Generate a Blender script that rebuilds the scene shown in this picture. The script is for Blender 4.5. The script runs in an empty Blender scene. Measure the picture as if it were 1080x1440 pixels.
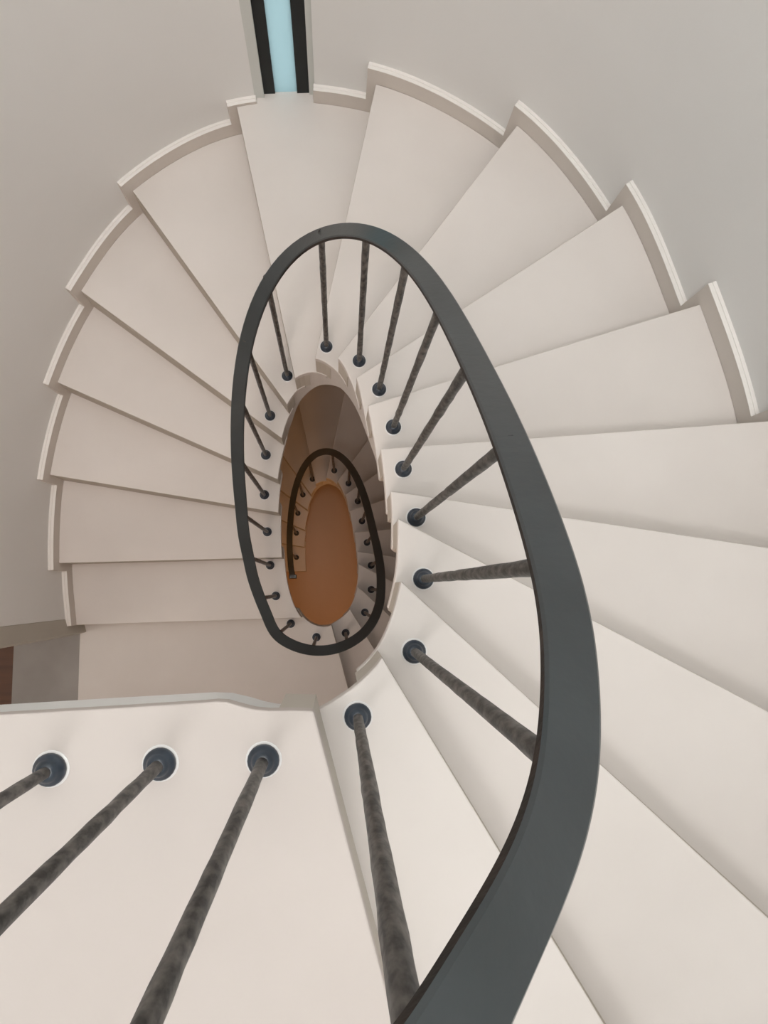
import bpy, bmesh, math
import numpy as np
from mathutils import Matrix, Vector

S = bpy.context.scene
COL = S.collection

# ------------------------------------------------------------------ camera
F, CX, CY = 1081.0, 540.0, 720.0          # focal length and principal point in pixels of the 1080x1440 frame
VP = (472.8, 827.5)                       # where the plumb line under the camera lands
_n = np.array([(VP[0]-CX)/F, -(VP[1]-CY)/F, -1.0]); _n /= np.linalg.norm(_n)
_e2 = np.array([0, 1.0, 0]); _e2 -= _n*(_e2@_n); _e2 /= np.linalg.norm(_e2)
_e1 = np.cross(_e2, -_n)
D0, R1, R2 = 1.075, 0.175, 0.1715         # drop from camera to top landing, risers of the two flights
CAMZ = D0 + 17*R1 + 16*R2                 # ground floor is z = 0
cam_d = bpy.data.cameras.new('camera'); cam = bpy.data.objects.new('camera', cam_d); COL.objects.link(cam)
cam_d.sensor_fit = 'VERTICAL'; cam_d.sensor_height = 36.0; cam_d.lens = F/1440*36
cam_d.clip_start = 0.01
m = Matrix(((_e1[0], _e1[1], _e1[2], 0), (_e2[0], _e2[1], _e2[2], 0), (-_n[0], -_n[1], -_n[2], CAMZ), (0, 0, 0, 1)))
cam.matrix_world = m
S.camera = cam

def Z(k):                                  # level of tread k (0 top landing, 17 lower landing, 33 ground floor)
    return CAMZ - D0 - (R1*k if k <= 17 else R1*17 + R2*(k-17))
def P(px, py, d):                          # plan position of a photo point lying d below the camera
    r = np.array([(px-CX)/F, -(py-CY)/F, -1.0]); r = r/(r@_n)
    return Vector((float(r@_e1)*d, float(r@_e2)*d))
def PL(px, py, k): return P(px, py, CAMZ - Z(k))

# ------------------------------------------------------------------ world, lights, exposure
w = bpy.data.worlds.new('sky'); S.world = w; w.use_nodes = True
bg = w.node_tree.nodes['Background']
bg.inputs[0].default_value = (0.54, 0.76, 0.80, 1); bg.inputs[1].default_value = 2.5
def area(name, loc, sx, sy, e, col, aim=(0, 0, -1)):
    d = bpy.data.lights.new(name, 'AREA'); d.shape = 'RECTANGLE'; d.size = sx; d.size_y = sy; d.energy = e; d.color = col
    o = bpy.data.objects.new(name, d); COL.objects.link(o); o.location = loc
    o.rotation_euler = Vector(aim).to_track_quat('-Z', 'Y').to_euler(); return o
area('ceiling_light', (0.20, 0.1, 17.90), 1.9, 2.8, 195, (1.0, 0.975, 0.965))                     # big lit ceiling high above the stairwell
area('added_wall_light', (-0.35, -1.40, 10.2), 1.4, 1.7, 150, (1.0, 0.99, 0.99), (.6, 1, -.25))       # unseen light added behind the camera to brighten the walls
area('landing_fill', (-0.60, -0.90, 5.45), 0.8, 0.7, 14, (1.0, 0.77, 0.65), (-.35, .80, -1))   # added warm fill under the upper landing, brightens the left treads
area('doorway_fill', (-2.4, -.6, 5.40), 0.5, 0.5, 7, (1.0, 0.93, 0.86))                           # unseen light added beyond the doorway to brighten its floor
area('ground_lamp', (0.25, -1.38, 1.80), 0.35, 0.35, 6.0, (1.0, 0.48, 0.17), (-.15, 1, -.25))     # warm wall lamp of the ground floor
S.view_settings.view_transform = 'Standard'; S.view_settings.look = 'None'
S.view_settings.gamma = 1; S.view_settings.use_curve_mapping = False
S.view_settings.exposure = 0.22

# ------------------------------------------------------------------ materials
def mat(name, c1, c2=None, scale=6.0, rough=0.6, spec=0.5, metal=0.0, bump=0.0, bscale=None, lo=0.35, hi=0.65, detail=4, stretch=None):
    M = bpy.data.materials.new(name); M.use_nodes = True
    nt = M.node_tree; b = nt.nodes['Principled BSDF']
    b.inputs['Roughness'].default_value = rough; b.inputs['Metallic'].default_value = metal
    b.inputs['Specular IOR Level'].default_value = spec
    tc = nt.nodes.new('ShaderNodeTexCoord'); mp = nt.nodes.new('ShaderNodeMapping')
    nt.links.new(tc.outputs['Object'], mp.inputs[0])
    if stretch: mp.inputs['Scale'].default_value = stretch
    n = nt.nodes.new('ShaderNodeTexNoise'); n.inputs['Scale'].default_value = scale; n.inputs['Detail'].default_value = detail
    nt.links.new(mp.outputs[0], n.inputs['Vector'])
    r = nt.nodes.new('ShaderNodeValToRGB')
    r.color_ramp.elements[0].position = lo; r.color_ramp.elements[1].position = hi
    r.color_ramp.elements[0].color = (*c1, 1); r.color_ramp.elements[1].color = (*(c2 or c1), 1)
    nt.links.new(n.outputs['Fac'], r.inputs[0]); nt.links.new(r.outputs[0], b.inputs['Base Color'])
    if bump:
        n2 = nt.nodes.new('ShaderNodeTexNoise'); n2.inputs['Scale'].default_value = bscale or scale; n2.inputs['Detail'].default_value = 3
        nt.links.new(mp.outputs[0], n2.inputs['Vector'])
        bp = nt.nodes.new('ShaderNodeBump'); bp.inputs['Strength'].default_value = bump; bp.inputs['Distance'].default_value = 0.004
        nt.links.new(n2.outputs['Fac'], bp.inputs['Height']); nt.links.new(bp.outputs[0], b.inputs['Normal'])
    return M
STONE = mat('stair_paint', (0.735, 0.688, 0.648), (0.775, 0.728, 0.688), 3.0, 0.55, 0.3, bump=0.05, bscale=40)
RISER = mat('riser_shaded', (0.50, 0.45, 0.38), (0.52, 0.47, 0.40), 3.0, 0.6, 0.3)  # stair cream darkened, shade on the upright fronts put into the colour
STEPEND = mat('step_end_lit', (0.62, 0.57, 0.50), (0.64, 0.59, 0.52), 3.0, 0.6, 0.3)  # lighter copy of the riser colour for ends that catch more light
LANDING = mat('landing_dimmed', (0.65, 0.59, 0.55), (0.68, 0.62, 0.58), 3.0, 0.55, 0.3, bump=0.05, bscale=40)  # slightly pinker cream, darkened in the colour to offset strong light here
WALL = mat('wall_paint', (0.85, 0.85, 0.835), (0.87, 0.87, 0.855), 1.5, 0.85, 0.2, bump=0.04, bscale=120)
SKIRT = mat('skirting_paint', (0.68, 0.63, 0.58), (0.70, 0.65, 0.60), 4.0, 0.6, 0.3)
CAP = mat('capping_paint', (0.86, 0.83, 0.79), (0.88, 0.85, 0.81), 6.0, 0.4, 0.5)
GLOSSW = mat('fascia_paint', (0.88, 0.885, 0.87), (0.90, 0.905, 0.89), 5.0, 0.3, 0.5)
RAIL = mat('rail_steel', (0.012, 0.019, 0.022), (0.021, 0.030, 0.034), 9.0, 0.30, 1.0, metal=0.0, bump=0.10, bscale=60)
RAILEDGE = mat('rail_edge_rust', (0.014, 0.011, 0.009), (0.032, 0.020, 0.015), 30.0, 0.6, 0.3, bump=0.3, bscale=90)
BAR = mat('hammered_iron', (0.018, 0.017, 0.015), (0.16, 0.145, 0.13), 105.0, 0.45, 0.5, bump=0.5, bscale=70, lo=0.38, hi=0.70, stretch=(1, 1, 0.45))
COLLAR = mat('collar_iron', (0.016, 0.026, 0.042), (0.032, 0.048, 0.070), 60.0, 0.28, 0.7, bump=0.15, bscale=90)
RING = mat('sealant_white', (0.86, 0.85, 0.83), None, 20.0, 0.2, 0.6)
BROWN = mat('ground_floor_wood', (0.64, 0.46, 0.32), (0.70, 0.50, 0.35), 2.5, 0.5, 0.4, stretch=(1, 0.2, 1))
WOOD = mat('room_floor_wood', (0.09, 0.035, 0.014), (0.13, 0.05, 0.02), 8.0, 0.45, 0.4, stretch=(0.3, 4, 1))
GREY = mat('threshold_stone', (0.34, 0.32, 0.30), (0.38, 0.36, 0.34), 6.0, 0.7, 0.3)
LINING = mat('door_lining_paint', (0.50, 0.47, 0.41), (0.52, 0.49, 0.43), 4.0, 0.6, 0.3)
BLACK = mat('window_frame_black', (0.008, 0.010, 0.010), (0.012, 0.014, 0.014), 8.0, 0.5, 0.3)
TRIMW = mat('window_trim_paint', (0.66, 0.68, 0.65), (0.68, 0.70, 0.67), 4.0, 0.6, 0.3)
PANE = bpy.data.materials.new('frosted_pane'); PANE.use_nodes = True
_nt = PANE.node_tree; _nt.nodes.remove(_nt.nodes['Principled BSDF'])
_t = _nt.nodes.new('ShaderNodeBsdfTranslucent'); _t.inputs[0].default_value = (0.92, 0.96, 0.97, 1)
_g = _nt.nodes.new('ShaderNodeBsdfGlossy'); _g.inputs['Roughness'].default_value = 0.35
_mx = _nt.nodes.new('ShaderNodeMixShader'); _mx.inputs[0].default_value = 0.06
_nt.links.new(_t.outputs[0], _mx.inputs[1]); _nt.links.new(_g.outputs[0], _mx.inputs[2])
_nt.links.new(_mx.outputs[0], _nt.nodes['Material Output'].inputs[0])

# ------------------------------------------------------------------ helpers
def link(name, me, material=None, parent=None):
    o = bpy.data.objects.new(name, me); COL.objects.link(o)
    if material: me.materials.append(material)
    if parent: o.parent = parent
    return o
def obj(name, bm, material, parent=None, bevel=0.0, smooth=False, seg=2):
    bmesh.ops.recalc_face_normals(bm, faces=bm.faces[:])
    me = bpy.data.meshes.new(name); bm.to_mesh(me); bm.free()
    o = link(name, me, material, parent)
    if smooth:
        for p in me.polygons: p.use_smooth = True
    if bevel:
        b = o.modifiers.new('bevel', 'BEVEL'); b.width = bevel; b.segments = seg; b.limit_method = 'ANGLE'; b.angle_limit = math.radians(40)
    return o
def prism(bm, pts, z0, z1):
    lo = [bm.verts.new((p[0], p[1], z0)) for p in pts]; hi = [bm.verts.new((p[0], p[1], z1)) for p in pts]
    n = len(pts)
    bm.faces.new(hi); bm.faces.new(lo[::-1])
    for i in range(n): bm.faces.new((lo[i], lo[(i+1) % n], hi[(i+1) % n], hi[i]))
def loft(bm, rings, closed=False, caps=True):   # rings of equal length, each a closed loop of 3D points
    V = [[bm.verts.new(p) for p in r] for r in rings]; n = len(rings[0])
    idx = range(len(V) if closed else len(V)-1)
    for i in idx:
        a, b = V[i], V[(i+1) % len(V)]
        for j in range(n): bm.faces.new((a[j], a[(j+1) % n], b[(j+1) % n], b[j]))
    if caps and not closed: bm.faces.new(V[0][::-1]); bm.faces.new(V[-1])
def lathe(bm, prof, c, seg=20):
    rings = [[(c[0]+r*math.cos(2*math.pi*i/seg), c[1]+r*math.sin(2*math.pi*i/seg), c[2]+z) for i in range(seg)] for r, z in prof]
    loft(bm, rings)
def box(bm, x0, x1, y0, y1, z0, z1): prism(bm, [(x0, y0), (x1, y0), (x1, y1), (x0, y1)], z0, z1)
def empty(name, loc=(0, 0, 0)):
    o = bpy.data.objects.new(name, None); COL.objects.link(o); o.location = loc; o.empty_display_size = 0.1; return o
def tag(o, label, cat, group=None):
    o['label'] = label; o['category'] = cat
    if group: o['group'] = group
    return o
def struct(o, label=None):
    o['kind'] = 'structure'
    if label: o['label'] = label
    return o

class Curve:                                # plan curve sampled by arc length
    def __init__(self, pts, closed, n=24):
        P_ = [Vector(p) for p in pts]; N = len(P_); out = []
        for i in range(N if closed else N-1):
            g = (lambda j: P_[j % N]) if closed else (lambda j: P_[min(max(j, 0), N-1)])
            p0, p1, p2, p3 = g(i-1), g(i), g(i+1), g(i+2)
            d1 = max((p2-p1).length, 1e-6)**.5; d0 = max((p1-p0).length, 1e-6)**.5 if (p1-p0).length > 1e-6 else d1
            d2 = max((p3-p2).length, 1e-6)**.5 if (p3-p2).length > 1e-6 else d1
            m1 = ((p1-p0)/d0 - (p2-p0)/(d0+d1) + (p2-p1)/d1)*d1 if (p1-p0).length > 1e-6 else (p2-p1)
            m2 = ((p2-p1)/d1 - (p3-p1)/(d1+d2) + (p3-p2)/d2)*d1 if (p3-p2).length > 1e-6 else (p2-p1)
            for q in range(n):
                t = q/n; t2, t3 = t*t, t*t*t
                out.append((2*t3-3*t2+1)*p1+(t3-2*t2+t)*m1+(-2*t3+3*t2)*p2+(t3-t2)*m2)
        if not closed: out.append(P_[-1])
        self.closed = closed
        if closed: out.append(out[0])
        self.p = out; self.s = [0.0]
        for a, b in zip(out, out[1:]): self.s.append(self.s[-1]+(b-a).length)
        self.L = self.s[-1]
    def at(self, s, off=0.0):               # off > 0 moves outward (to the right of travel)
        if self.closed: s = s % self.L
        i = int(np.clip(np.searchsorted(self.s, s, side='right')-1, 0, len(self.p)-2))
        t = (s-self.s[i])/max(self.s[i+1]-self.s[i], 1e-9)
        q = self.p[i].lerp(self.p[i+1], t)
        if off:
            def tg(j):
                a = self.p[max(j-3, 0)]; b = self.p[min(j+3, len(self.p)-1)]; return (b-a).normalized()
            d = tg(i).lerp(tg(i+1), t).normalized(); q = q + Vector((d.y, -d.x))*off
        return q
    def hit(self, a, d, near):              # arc length where line a + t d crosses, closest to `near`
        nrm = Vector((-d.y, d.x)); best = None
        for i in range(len(self.p)-1):
            f0 = (self.p[i]-a)@nrm; f1 = (self.p[i+1]-a)@nrm
            if f0*f1 <= 0 and f0 != f1:
                t = f0/(f0-f1); q = self.p[i].lerp(self.p[i+1], t); e = (q-near).length
                if best is None or e < best[0]: best = (e, self.s[i]+t*(self.s[i+1]-self.s[i]))
        return best[1]
    def run(self, s0, s1, off=0.0, step=0.03):
        n = max(1, int(math.ceil(abs(s1-s0)/step)))
        return [self.at(s0+(s1-s0)*i/n, off) for i in range(n+1)]

# ------------------------------------------------------------------ plan: oval well, oval outer wall, front line of every tread
INN = Curve([(-.05, -.197), (0.0, -.176), (.074, -.111), (.12, .013), (.129, .13), (.126, .235), (.112, .37), (.088, .513),
             (.058, .65), (.005, .757), (-.072, .806), (-.148, .787), (-.194, .724), (-.227, .622), (-.254, .48), (-.264, .335),
             (-.258, .149), (-.236, 0.0), (-.186, -.125), (-.125, -.182)], True)
OUT = Curve([(.30, -1.42), (.62, -1.24), (.92, -.85), (1.09, -.40), (1.175, .03), (1.165, .45), (1.06, .845), (.904, 1.237), (.61, 1.60),
             (.136, 1.845), (-.388, 1.85), (-.818, 1.592), (-1.068, 1.237), (-1.211, .894), (-1.291, .517), (-1.298, .123), (-1.263, -.20)], False)
_in = {0: (441, 1000), 1: (538, 925), 2: (564, 817), 3: (558, 728), 4: (548, 690), 5: (534, 631), 6: (517, 570), 7: (502, 530), 8: (475, 503),
       9: (443, 503), 10: (414.6, 532), 11: (403.6, 569), 12: (397, 617), 13: (390, 674), 14: (392, 721), 15: (396, 784), 16: (420, 869)}
_out = {0: (555, 1440), 1: (850, 1440), 2: (1080, 1290), 3: (1080, 1000), 4: (1080, 770), 5: (1080, 592), 6: (983.6, 428), 7: (875, 288.6), 8: (727, 176),
        9: (528, 120.6), 10: (333, 151), 11: (187.4, 270), 12: (114, 409.6), 13: (82.6, 538.5), 14: (71.5, 668), 15: (83.7, 792), 16: (108.5, 879)}
SI, TO = {}, {}
for k in range(17):
    a, b = PL(*_in[k], k), PL(*_out[k], k)
    SI[k] = INN.hit(a, (b-a).normalized(), a)
    TO[k] = OUT.hit(a, (b-a).normalized(), b) if k else OUT.hit(a, (b-a).normalized(), Vector((.29, -1.42)))
for k in range(1, 17):
    if SI[k] < SI[k-1]: SI[k] += INN.L
SI[17] = SI[0] + INN.L; TO[17] = TO[16] + 0.3
WT = 0.022                                  # skirting thickness: wall face lies this far outside OUT

# ------------------------------------------------------------------ shell
TOP = 18.0
P10 = {n: PL(x, y, 10) for n, x, y in (('a', 360, 133.5), ('b', 371.5, 133.5), ('c', 387, 133), ('d', 418, 132.5), ('e', 435, 132), ('f', 442.5, 131.5))}
TA = OUT.hit(P10['a'], Vector((0, 1)), P10['a']); TB = OUT.hit(P10['f'], Vector((0, 1)), P10['f'])   # TB < TA along the curve
def wall_strip(name, t0, t1, z0, z1, extra0=None, thick=0.14):
    bm = bmesh.new()
    n = max(2, int((t1-t0)/0.04)); rings = []
    for i in range(n+1):
        t = t0+(t1-t0)*i/n; a = OUT.at(t, WT); b = OUT.at(t, WT+thick)
        rings.append([(a.x, a.y, z0), (b.x, b.y, z0), (b.x, b.y, z1), (a.x, a.y, z1)])
    loft(bm, rings)
    o = obj(name, bm, WALL, smooth=False); struct(o)
    for p in o.data.polygons: p.use_smooth = abs(p.normal.z) < 0.5
    o.data.set_sharp_from_angle(angle=math.radians(40))
    return o
TD = OUT.L - 0.065                          # arris beside the doorway
wall_strip('wall_right', 0.0, TB, 0, TOP)
wall_strip('wall_left', TA, TD, 0, TOP)
wz0, wz1 = Z(10)-0.037, Z(10)+2.3
wb = wall_strip('wall_back', TB, TA, 0, wz0); wall_strip('wall_back', TB, TA, wz1, TOP)
XB = P(18, 940, CAMZ-Z(17)).x            # where the threshold stone ends
# bottom side of the stairwell and the hall behind the landings
bm = bmesh.new(); box(bm, -3.1, .32, -1.60, -1.43, 0, TOP); struct(obj('wall_front', bm, WALL))
bm = bmesh.new(); box(bm, -3.3, -3.1, -1.60, .35, 0, TOP); struct(obj('wall_west', bm, WALL))
bm = bmesh.new(); box(bm, -3.1, -1.70, .15, .35, 0, TOP); struct(obj('wall_north', bm, WALL))
bm = bmesh.new(); box(bm, -1.70, -1.36, -.13, .15, 0, TOP); struct(obj('wall_north', bm, WALL))       # solid jamb of the thick wall
bm = bmesh.new(); box(bm, -1.70, -1.27, -1.43, -.13, 4.95, 5.60); struct(obj('wall_lintel', bm, WALL))
bm = bmesh.new(); box(bm, -1.70, -1.27, -1.43, -.13, 0, Z(17)-.20); struct(obj('wall_below_doorway', bm, WALL))
bm = bmesh.new(); box(bm, -3.3, 1.6, -1.7, 2.2, TOP, TOP+.1); struct(obj('ceiling', bm, WALL))
bm = bmesh.new(); box(bm, -3.3, 1.6, -1.7, 2.2, -.12, 0); struct(obj('floor', bm, BROWN), 'plain brown ground floor seen at the bottom of the stairwell')
bm = bmesh.new(); box(bm, -3.1, XB, -1.43, .15, Z(17)-.12, Z(17)-.002); fl = struct(obj('floor', bm, WOOD), 'dark reddish brown wooden floor beyond the doorway')
bm = bmesh.new(); box(bm, XB, -1.305, -1.43, -.13, Z(17)-.20, Z(17)-.001); struct(obj('trim_1', bm, GREY), 'grey stone threshold in the doorway')
# door lining at the end of the left wall
bm = bmesh.new()
a = OUT.at(TD, WT); b = OUT.at(OUT.L, WT*.4)
prism(bm, [(a.x, a.y), (b.x, b.y-.012), (-1.34, b.y-.03), (-1.34, a.y)], Z(17), 4.95)
struct(obj('trim_2', bm, LINING, bevel=.004), 'beige grey painted door lining at the end of the left wall')

# window_1: narrow slit, dark bars either side of a frosted pane
win = struct(empty('window_1', (P10['c'].x, P10['c'].y, Z(10))), 'tall narrow window slit with pale blue frosted pane between black bars')
dirw = (P10['f']-P10['a']).normalized(); nw = Vector((-dirw.y, dirw.x))          # nw points outward (+Y)
def slab(name, p, q, o0, o1, z0, z1, material, bevel=0.0):
    bm = bmesh.new(); v = Vector((P10['c'].x, P10['c'].y))
    pts = [p+nw*o0-v, q+nw*o0-v, q+nw*o1-v, p+nw*o1-v]
    prism(bm, [(x.x, x.y) for x in pts], z0-Z(10), z1-Z(10))
    return obj(name, bm, material, win, bevel)
slab('window_trim', P10['a']-dirw*.015, P10['b'], -.012, .16, wz0, wz1, TRIMW)
slab('window_trim', P10['e'], P10['f']+dirw*.015, -.004, .16, wz0, wz1, TRIMW)
slab('window_frame', P10['b'], P10['c'], 0.004, .16, wz0, wz1, BLACK)
slab('window_frame', P10['d'], P10['e'], 0.004, .16, wz0, wz1, BLACK)
slab('window_pane', P10['c'], P10['d'], 0.015, .022, wz0, wz1, PANE)

# ------------------------------------------------------------------ stairs
def flight(name, k0, label):
    """k0 = level of the landing the flight leaves; treads k0+1 ... k0+n"""
    root = tag(empty(name, (0, 0, Z(k0+16) if k0 == 0 else Z(k0+15))), label, 'staircase', None)
    n = 16 if k0 == 0 else 15
    rz = root.location.z
    for j in range(1, n+1):
        k = k0+j; z = Z(k)-rz
        b = 0.055
        pin = INN.run(SI[j-1]-min(b, .45*abs(SI[j-1]-(SI[j-2] if j > 1 else SI[0]-.12))), SI[j], 0, .02)
        pout = OUT.run(max(TO[j-1]-.06, 0), TO[j], 0, .05)
        if k == 10:                             # runs on into the window recess
            pout = OUT.run(TO[9]-.06, TB, 0, .05)+[P10['f']+nw*.012, P10['a']+nw*.012]+OUT.run(TA, TO[10], 0, .05)
        bm = bmesh.new(); prism(bm, pin+pout[::-1], z-.034, z)
        tr = obj('tread', bm, STONE, root, bevel=.0035)
        tr.data.materials.append(RISER)  # front edge takes the shaded riser tone
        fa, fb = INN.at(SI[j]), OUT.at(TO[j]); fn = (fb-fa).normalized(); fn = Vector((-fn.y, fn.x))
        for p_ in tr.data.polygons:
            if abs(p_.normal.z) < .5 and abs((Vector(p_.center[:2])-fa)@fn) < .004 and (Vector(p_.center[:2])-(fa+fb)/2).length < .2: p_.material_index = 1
        # riser block carried under the front edge
        zb = Z(k+1)-rz-.010
        L = .058; L = min(L, .7*(SI[j]-SI[j-1]))
        pin = INN.run(SI[j]-.001-L, SI[j]-.001, .0025, .02)
        pout = OUT.run(TO[j]-.07, TO[j]-.001, .018, .05)
        bm = bmesh.new(); prism(bm, pin+pout[::-1], zb, z-.034)
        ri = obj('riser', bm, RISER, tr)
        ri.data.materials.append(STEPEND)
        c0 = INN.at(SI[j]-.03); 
        for p_ in ri.data.polygons:             # the short end towards the well takes the lit tone
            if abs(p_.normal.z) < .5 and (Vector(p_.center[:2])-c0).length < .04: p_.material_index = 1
    # the carriage: stepped top, smooth helical soffit
    bm = bmesh.new(); rings = []
    SB = {0: .035, 1: .045, 2: .045, 3: .045, 4: .035, 5: .018, 6: .010, 7: .006, 8: .005, 9: .005, 10: .005, 11: .008, 12: .02, 13: .03, 14: .03, 15: .03, 16: .03}
    for j in range(1, n+1):
        for q in range(9):
            u = j-1+q/8
            si = SI[j-1]+(SI[j]-SI[j-1])*q/8-.012; to = max(TO[j-1]+(TO[j]-TO[j-1])*q/8-.018, 0)
            a = INN.at(si); o = OUT.at(to, .005); a = a+(o-a).normalized()*(SB[j-1]+(SB[j]-SB[j-1])*q/8)
            r = R1 if k0 == 0 else R2
            zt = Z(k0+j)-.036-rz; zb = Z(k0)-(u+1)*r-.19-rz
            if k0 and u > 12: zb = max(zb, -rz+.0)
            zb = min(zb, zt-.03); zb = max(zb, -rz)
            rings.append([(a.x, a.y, zt), (o.x, o.y, zt), (o.x, o.y, zb), (a.x, a.y, zb)])
    loft(bm, rings); c = obj('carriage', bm, STONE, root)
    c['label'] = 'smooth plastered soffit and string under the steps'
    return root
flight('staircase', 0, 'upper flight of cream winding steps nearest the camera, turning down around the oval well')
flight('staircase', 17, 'lower flight of dim brownish winding steps seen down through the oval well')

# landings
def landing_poly(inner):                    # inner edge given from front line 16 side to front line 0
    return inner
line0_out = OUT.at(0.0)
bm = bmesh.new()
pin = INN.run(SI[16]-.05, SI[17], 0, .02)
a0 = PL(*_in[0], 0); b0 = PL(*_out[0], 0); dd = (b0-a0).normalized(); e0 = a0+dd*((-1.425-a0.y)/dd.y)
pts = [(p.x, p.y) for p in pin] + [(e0.x, -1.425), (-1.305, -1.425), (-1.305, -.20), (OUT.at(TO[16]-.05).x, OUT.at(TO[16]-.05).y)]
prism(bm, pts, Z(17)-.16, Z(17))
struct(obj('floor_landing', bm, STONE, bevel=.003), 'shaded cream lower landing at the foot of the upper flight')
edge_px = [(-420, 1030), (0, 1005), (150, 996.5), (285, 988), (303, 986.3), (318, 987), (335, 992), (357, 997.5), (377, 999.5), (410, 999), (441, 1000)]
edge = [PL(x, y, 0) for x, y in edge_px]
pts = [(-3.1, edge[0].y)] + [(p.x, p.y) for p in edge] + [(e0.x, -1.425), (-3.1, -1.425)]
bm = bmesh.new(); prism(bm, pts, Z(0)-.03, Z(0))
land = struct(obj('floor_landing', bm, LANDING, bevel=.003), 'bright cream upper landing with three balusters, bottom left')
# riser of the landing, its inner fascia and body
bm = bmesh.new(); nrm = Vector((dd.y, -dd.x))   # to the left of the line
if nrm.x > 0: nrm = -nrm
q0, q1 = a0+nrm*.0015, e0+nrm*.0015
prism(bm, [(q0.x, q0.y-.002), (q1.x, q1.y), (q1.x-.05, q1.y), (q0.x-.048, q0.y+.000)], Z(1)-.01, Z(0)-.03)
obj('riser', bm, STEPEND, land)
low_px = [(-420, 1012), (0, 991), (150, 982), (285, 974.3), (303, 973.3), (327, 974.3), (352, 980), (372, 986), (390, 989.5), (408, 990.5)]
low = [P(x, y, D0+.085) for x, y in low_px]
rings = []
for e, l in zip(edge, low):
    rings.append([(e.x, e.y-.002, Z(0)-.03), (l.x, l.y, Z(0)-.085), (l.x, l.y-.05, Z(0)-.085), (e.x, e.y-.06, Z(0)-.03)])
bm = bmesh.new(); loft(bm, rings); f_ = obj('fascia', bm, GLOSSW, land); f_['label'] = 'glossy white curved fascia under the landing edge'
bm = bmesh.new(); prism(bm, [(-3.1, edge[0].y-.10)]+[(p.x, p.y-.06) for p in edge[:-1]]+[(a0.x-.05, a0.y-.06), (e0.x-.05, -1.425), (-3.1, -1.425)], Z(0)-.22, Z(0)-.03)
obj('slab', bm, WALL, land)

# ------------------------------------------------------------------ skirting along the outer wall
bl = struct(empty('baseboard_left', (-1.29, .5, Z(14))), 'stepped cream baseboard along the left wall')
br = struct(empty('baseboard_right', (1.06, .85, Z(6))), 'stepped cream baseboard along the right wall')
HS, DL = .078, .034
def skirt(parent, t0, t1, tf, k, hs=HS):
    """board above tread k from t0 to t1; past the front edge tf it drops to the next tread"""
    ov = parent.location
    for nm, o0, o1, dz0, mt in (('skirting_board', 0.0, WT+.004, 0, SKIRT), ('capping', -.0015, WT+.004, None, CAP)):
        bm = bmesh.new()
        def strip(ta, tb, za, zb):
            n = max(1, int(abs(tb-ta)/.035)); rings = []
            for i in range(n+1):
                t = ta+(tb-ta)*i/n; a, b = OUT.at(t, o0), OUT.at(t, o1)
                rings.append([(a.x-ov.x, a.y-ov.y, za-ov.z), (b.x-ov.x, b.y-ov.y, za-ov.z), (b.x-ov.x, b.y-ov.y, zb-ov.z), (a.x-ov.x, a.y-ov.y, zb-ov.z)])
            loft(bm, rings)
        if nm == 'capping':
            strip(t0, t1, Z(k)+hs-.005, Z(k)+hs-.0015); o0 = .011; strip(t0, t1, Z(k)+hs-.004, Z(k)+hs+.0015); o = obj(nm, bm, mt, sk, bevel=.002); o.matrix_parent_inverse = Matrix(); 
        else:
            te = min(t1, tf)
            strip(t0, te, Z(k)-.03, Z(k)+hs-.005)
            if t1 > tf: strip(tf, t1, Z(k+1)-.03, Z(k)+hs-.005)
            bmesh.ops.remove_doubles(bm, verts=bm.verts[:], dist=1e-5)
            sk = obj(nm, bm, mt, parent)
for k in range(1, 17):
    par = br if k < 10 else bl
    t0 = (TO[k-1]+DL) if k > 1 else 0.02; t1 = TO[k]+(DL if k < 16 else 0.0)
    if k == 10:
        skirt(br, t0, TB+.004, 99, k); skirt(bl, TA-.004, t1, TO[k], k, .016)
    else: skirt(par, t0, t1, TO[k], k)

# ------------------------------------------------------------------ railing
base = {1: (503, 1007), 2: (582, 916), 3: (595, 814), 4: (585, 728), 5: (567, 660), 6: (553, 601), 7: (533, 548), 8: (505, 508), 9: (459, 488),
        11: (404, 529), 12: (380, 585), 13: (374, 640), 14: (372, 696), 15: (376, 748), 16: (380, 795), 16.5: (388, 838), 17: (409, 877), 17.5: (445, 896),
        18: (486, 890), 19: (513, 861), 20: (522, 829), 21: (522, 795), 22: (516, 763), 23: (509, 733), 24: (503, 705), 25: (490, 680), 26: (470, 662),
        28: (439.5, 674), 29: (426, 696), 30: (419, 722), 31: (417, 750), 32: (417, 784)}
BAL = [(0, PL(72, 1081, 0)), (0, PL(226, 1073, 0)), (0, PL(371, 1068, 0))] + [(k, PL(*p, int(k))) for k, p in base.items()]
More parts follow.
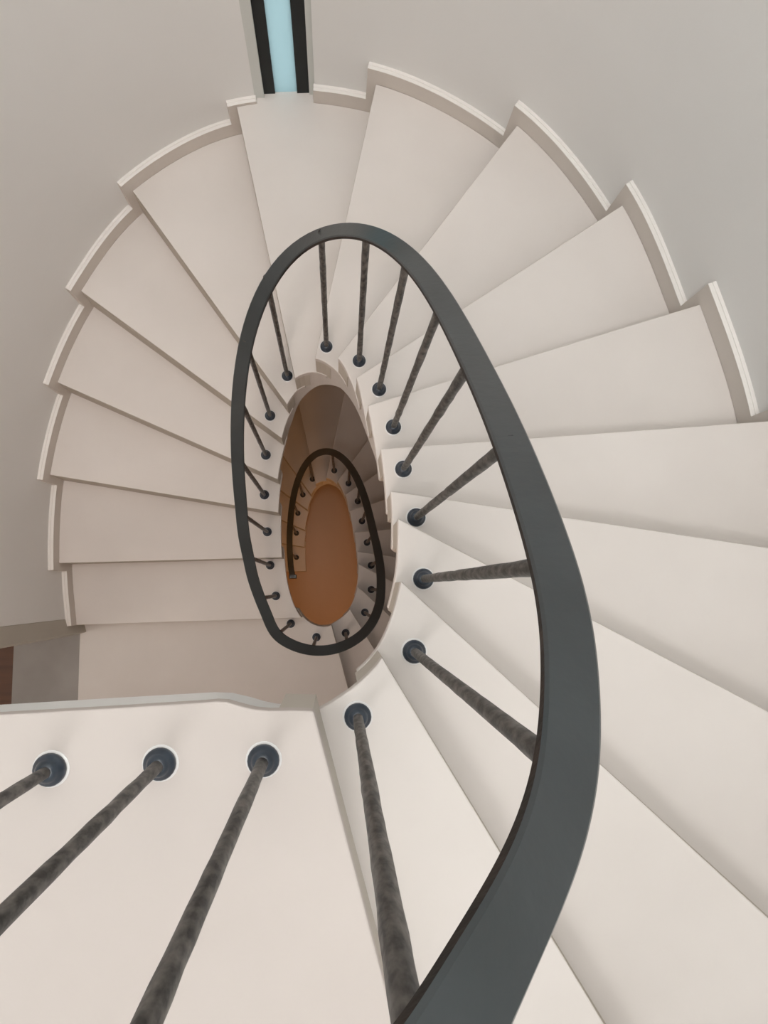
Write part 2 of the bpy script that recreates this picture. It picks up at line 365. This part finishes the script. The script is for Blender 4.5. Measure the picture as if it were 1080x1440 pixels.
# handrail centre line: photo outline (outer, inner) of the bar, at the height it stands above the steps
r_out = [(717,1440),(752,1373),(787,1303),(814.5,1229.5),(832,1163),(841,1078),(842,1000),(838,913),(824,838),(809,780),(798.5,758),(782,714),(764,669),(738,610),(711,554),(681.5,500),(652,450),(623,400),(600,367),(577,340),(547,317),(517,305),(487,303),(457,307),(427,318),(397,340),(372,370),(355,407),(342,447),(333,497),(329,550),(328,621),(331,669),(334,713),(344,773),(355,824),(368,861),(380,899),(398.5,910),(421,918),(447,921.5),(469,919.6),(491,912),(509.6,901),(524,886),(535.6,862),(540.7,836),(540.7,814),(536.5,782.6),(526,742),(517,705),(508,674),(498.5,655),(485.5,638.5),(472.6,628),(458,624),(443,627),(430,638.5),(421,653),(414,675.5),(408.7,705),(405.5,742),(405,780),(408,810)]
r_in = [(573,1436),(608,1385),(647,1323),(690,1249),(721,1190.6),(748,1124.5),(764,1062),(770,958),(766.7,895.5),(758,833),(748,791),(732,728.5),(714,678),(693,622),(670,568.5),(646,518),(612,450),(577,387),(553,357),(530,335),(507,327),(480,324),(450,328),(427,340),(400,365),(378,397),(363,440),(352,490),(347,543),(344,623),(349,713),(357,787),(370,835.5),(384,865),(395,886),(413,899),(435.5,907.6),(454,908.5),(476,904),(498.5,892),(517,873),(526,855),(529.6,829),(529,805),(524,773),(518,746),(508,709),(498.5,677),(489,655),(478,642),(467,635),(458,633),(446.7,636),(437,644),(428,661),(421.7,681),(416,705),(413,742),(413,780),(416,810)]
def polar(pts):
    a, r, prev = [], [], None
    for p in pts:
        q = P(p[0], p[1], 1.0) if not isinstance(p, Vector) else p
        t = math.atan2(q.y, q.x)
        if prev is None:
            t = t if t < 0 else t-2*math.pi
        else:
            while t-prev > math.pi: t -= 2*math.pi
            while t-prev < -math.pi: t += 2*math.pi
        prev = t; a.append(t); r.append(q.length)
    return np.array(a), np.array(r)
r_out = [(590,1690),(642,1590),(682,1510)]+r_out; r_in = [(400,1680),(475,1582),(528,1505)]+r_in
ao, ro = polar(r_out); ai, ri = polar(r_in)
ab, rb = polar([p for k, p in BAL[3:]])
kk = np.array([k for k, p in BAL[3:]], float)
def hgt(k): return .955 if k < 12 else max(.90, .955-.055*(k-12)/8)
db = np.array([CAMZ-Z(k)-hgt(k) if k not in (16.5, 17.5) else CAMZ-(Z(k-.5)+Z(k+.5))/2-hgt(k) for k in kk])
A = np.linspace(math.radians(-88), ao[-1], 500)
dA = np.interp(A, ab, db)
ker = np.hanning(61); ker /= ker.sum()
dA = np.convolve(np.pad(dA, 30, mode='reflect', reflect_type='odd'), ker, mode='valid')
rc = (np.interp(A, ao, ro)+np.interp(A, ai, ri))/2
rho = np.convolve(np.pad(rc*dA, 12, mode='reflect', reflect_type='odd'), np.hanning(25)/np.hanning(25).sum(), mode='valid')
path = [Vector((r*math.cos(t), r*math.sin(t), CAMZ-d)) for t, r, d in zip(A, rho, dA)]
l3, l1 = BAL[2][1], BAL[0][1]
zl = Z(0)+.93
p0 = path[0]
lead = Curve([(-1.7, l1.y), (-.9, l1.y), (l1.x, l1.y), (BAL[1][1].x, BAL[1][1].y), (l3.x, l3.y), (p0.x-.06, p0.y-.022), (p0.x, p0.y)], False)
lp = []
for i in range(60):
    s = lead.L*i/60; q = lead.at(s); x = q.x
    u = min(max((x+.10)/(p0.x+.10), 0), 1)
    lp.append(Vector((q.x, q.y, zl+(p0.z-zl)*u*u*(3-2*u)*.6+(p0.z-zl)*.4*u)))
path = lp+path
RW, RT = .0425, .0115
root = tag(empty('stair_railing', (BAL[18][1].x, BAL[18][1].y, Z(17))), 'black iron railing spiralling around the oval well on hammered round balusters', 'railing')
ro_ = Vector(root.location)
rings, N = [], len(path)
for i, p in enumerate(path):
    t = path[min(i+1, N-1)]-path[max(i-1, 0)]; h = Vector((t.x, t.y, 0)).normalized(); n_ = Vector((h.y, -h.x, 0)); t = t.normalized()
    up = n_.cross(t).normalized()
    if up.z < 0: up = -up
    c = .0025; q = p-ro_; ring = []
    for x, y in ((-1, 0), (-1, 1), (1, 1), (1, 0)):
        sx = x*RW/2; sy = 0 if y else -RT
        # chamfered corners
        for e in ((0, 1), (1, 0)) if (x*(1 if y else -1) > 0) == False else ((1, 0), (0, 1)):
            ring.append(tuple(q+n_*(sx-x*c*e[0])+up*(sy+(-c if y else c)*e[1])))
    rings.append(ring)
bm = bmesh.new(); loft(bm, rings)
hr = obj('handrail', bm, RAIL, root)
hr.data.materials.append(RAILEDGE)
for q_, p_ in enumerate(hr.data.polygons):
    p_.use_smooth = True
    if q_ < 8*(N-1) and q_ % 8 in (0, 1, 5, 6): p_.material_index = 1
hr.data.set_sharp_from_angle(angle=math.radians(30))
hr['label'] = 'flat dark steel handrail with rusty brown edges'
# scrolled stop at the lower end
bm = bmesh.new(); e = path[-1]-ro_
box(bm, e.x-.028, e.x+.028, e.y-.014, e.y+.016, e.z-.05, e.z+.002)
obj('rail_end', bm, RAIL, root, bevel=.004)
pa = np.array([(p.x, p.y, p.z) for p in path])
def rail_under(b, kz):
    d = np.hypot(pa[:, 0]-b.x, pa[:, 1]-b.y) + 3*np.maximum(0, np.abs(pa[:, 2]-(kz+.93))-.35)
    i = int(d.argmin()); return pa[i]
rng = np.random.default_rng(4)
for k, b in BAL:
    z = Z(int(k)); r_ = rail_under(b, z)
    bm = bmesh.new(); rings = []; n = 26; rad = .0083
    topz = r_[2]-.0098
    sh = Vector((r_[0]-b.x, r_[1]-b.y)); mxs = .004 if k < 4 else .012
    if sh.length > mxs: sh = sh*(mxs/sh.length)
    for i in range(n+1):
        u = i/n; zz = z+(topz-z)*u
        cx = b.x+sh.x*u; cy = b.y+sh.y*u
        rr = rad*(1+.03*rng.standard_normal())
        rings.append([(cx+rr*(1+.025*rng.standard_normal())*math.cos(2*math.pi*j/10)-ro_.x, cy+rr*(1+.025*rng.standard_normal())*math.sin(2*math.pi*j/10)-ro_.y, zz-ro_.z) for j in range(10)])
    loft(bm, rings); ba = obj('baluster', bm, BAR, root, smooth=True)
    c = (b.x-ro_.x, b.y-ro_.y, z-ro_.z)
    bm = bmesh.new(); lathe(bm, [(.0205, .0012), (.0215, .004), (.0215, .009), (.0195, .0125), (.0165, .014), (.0150, .019), (.0120, .023), (.0095, .0245), (.0080, .0248)], c, 22)
    obj('collar', bm, COLLAR, ba, smooth=True)
    bm = bmesh.new(); lathe(bm, [(.0245, 0.0), (.0245, .0012), (.0215, .002), (.009, .002)], c, 22)
    obj('sealant_ring', bm, RING, ba)
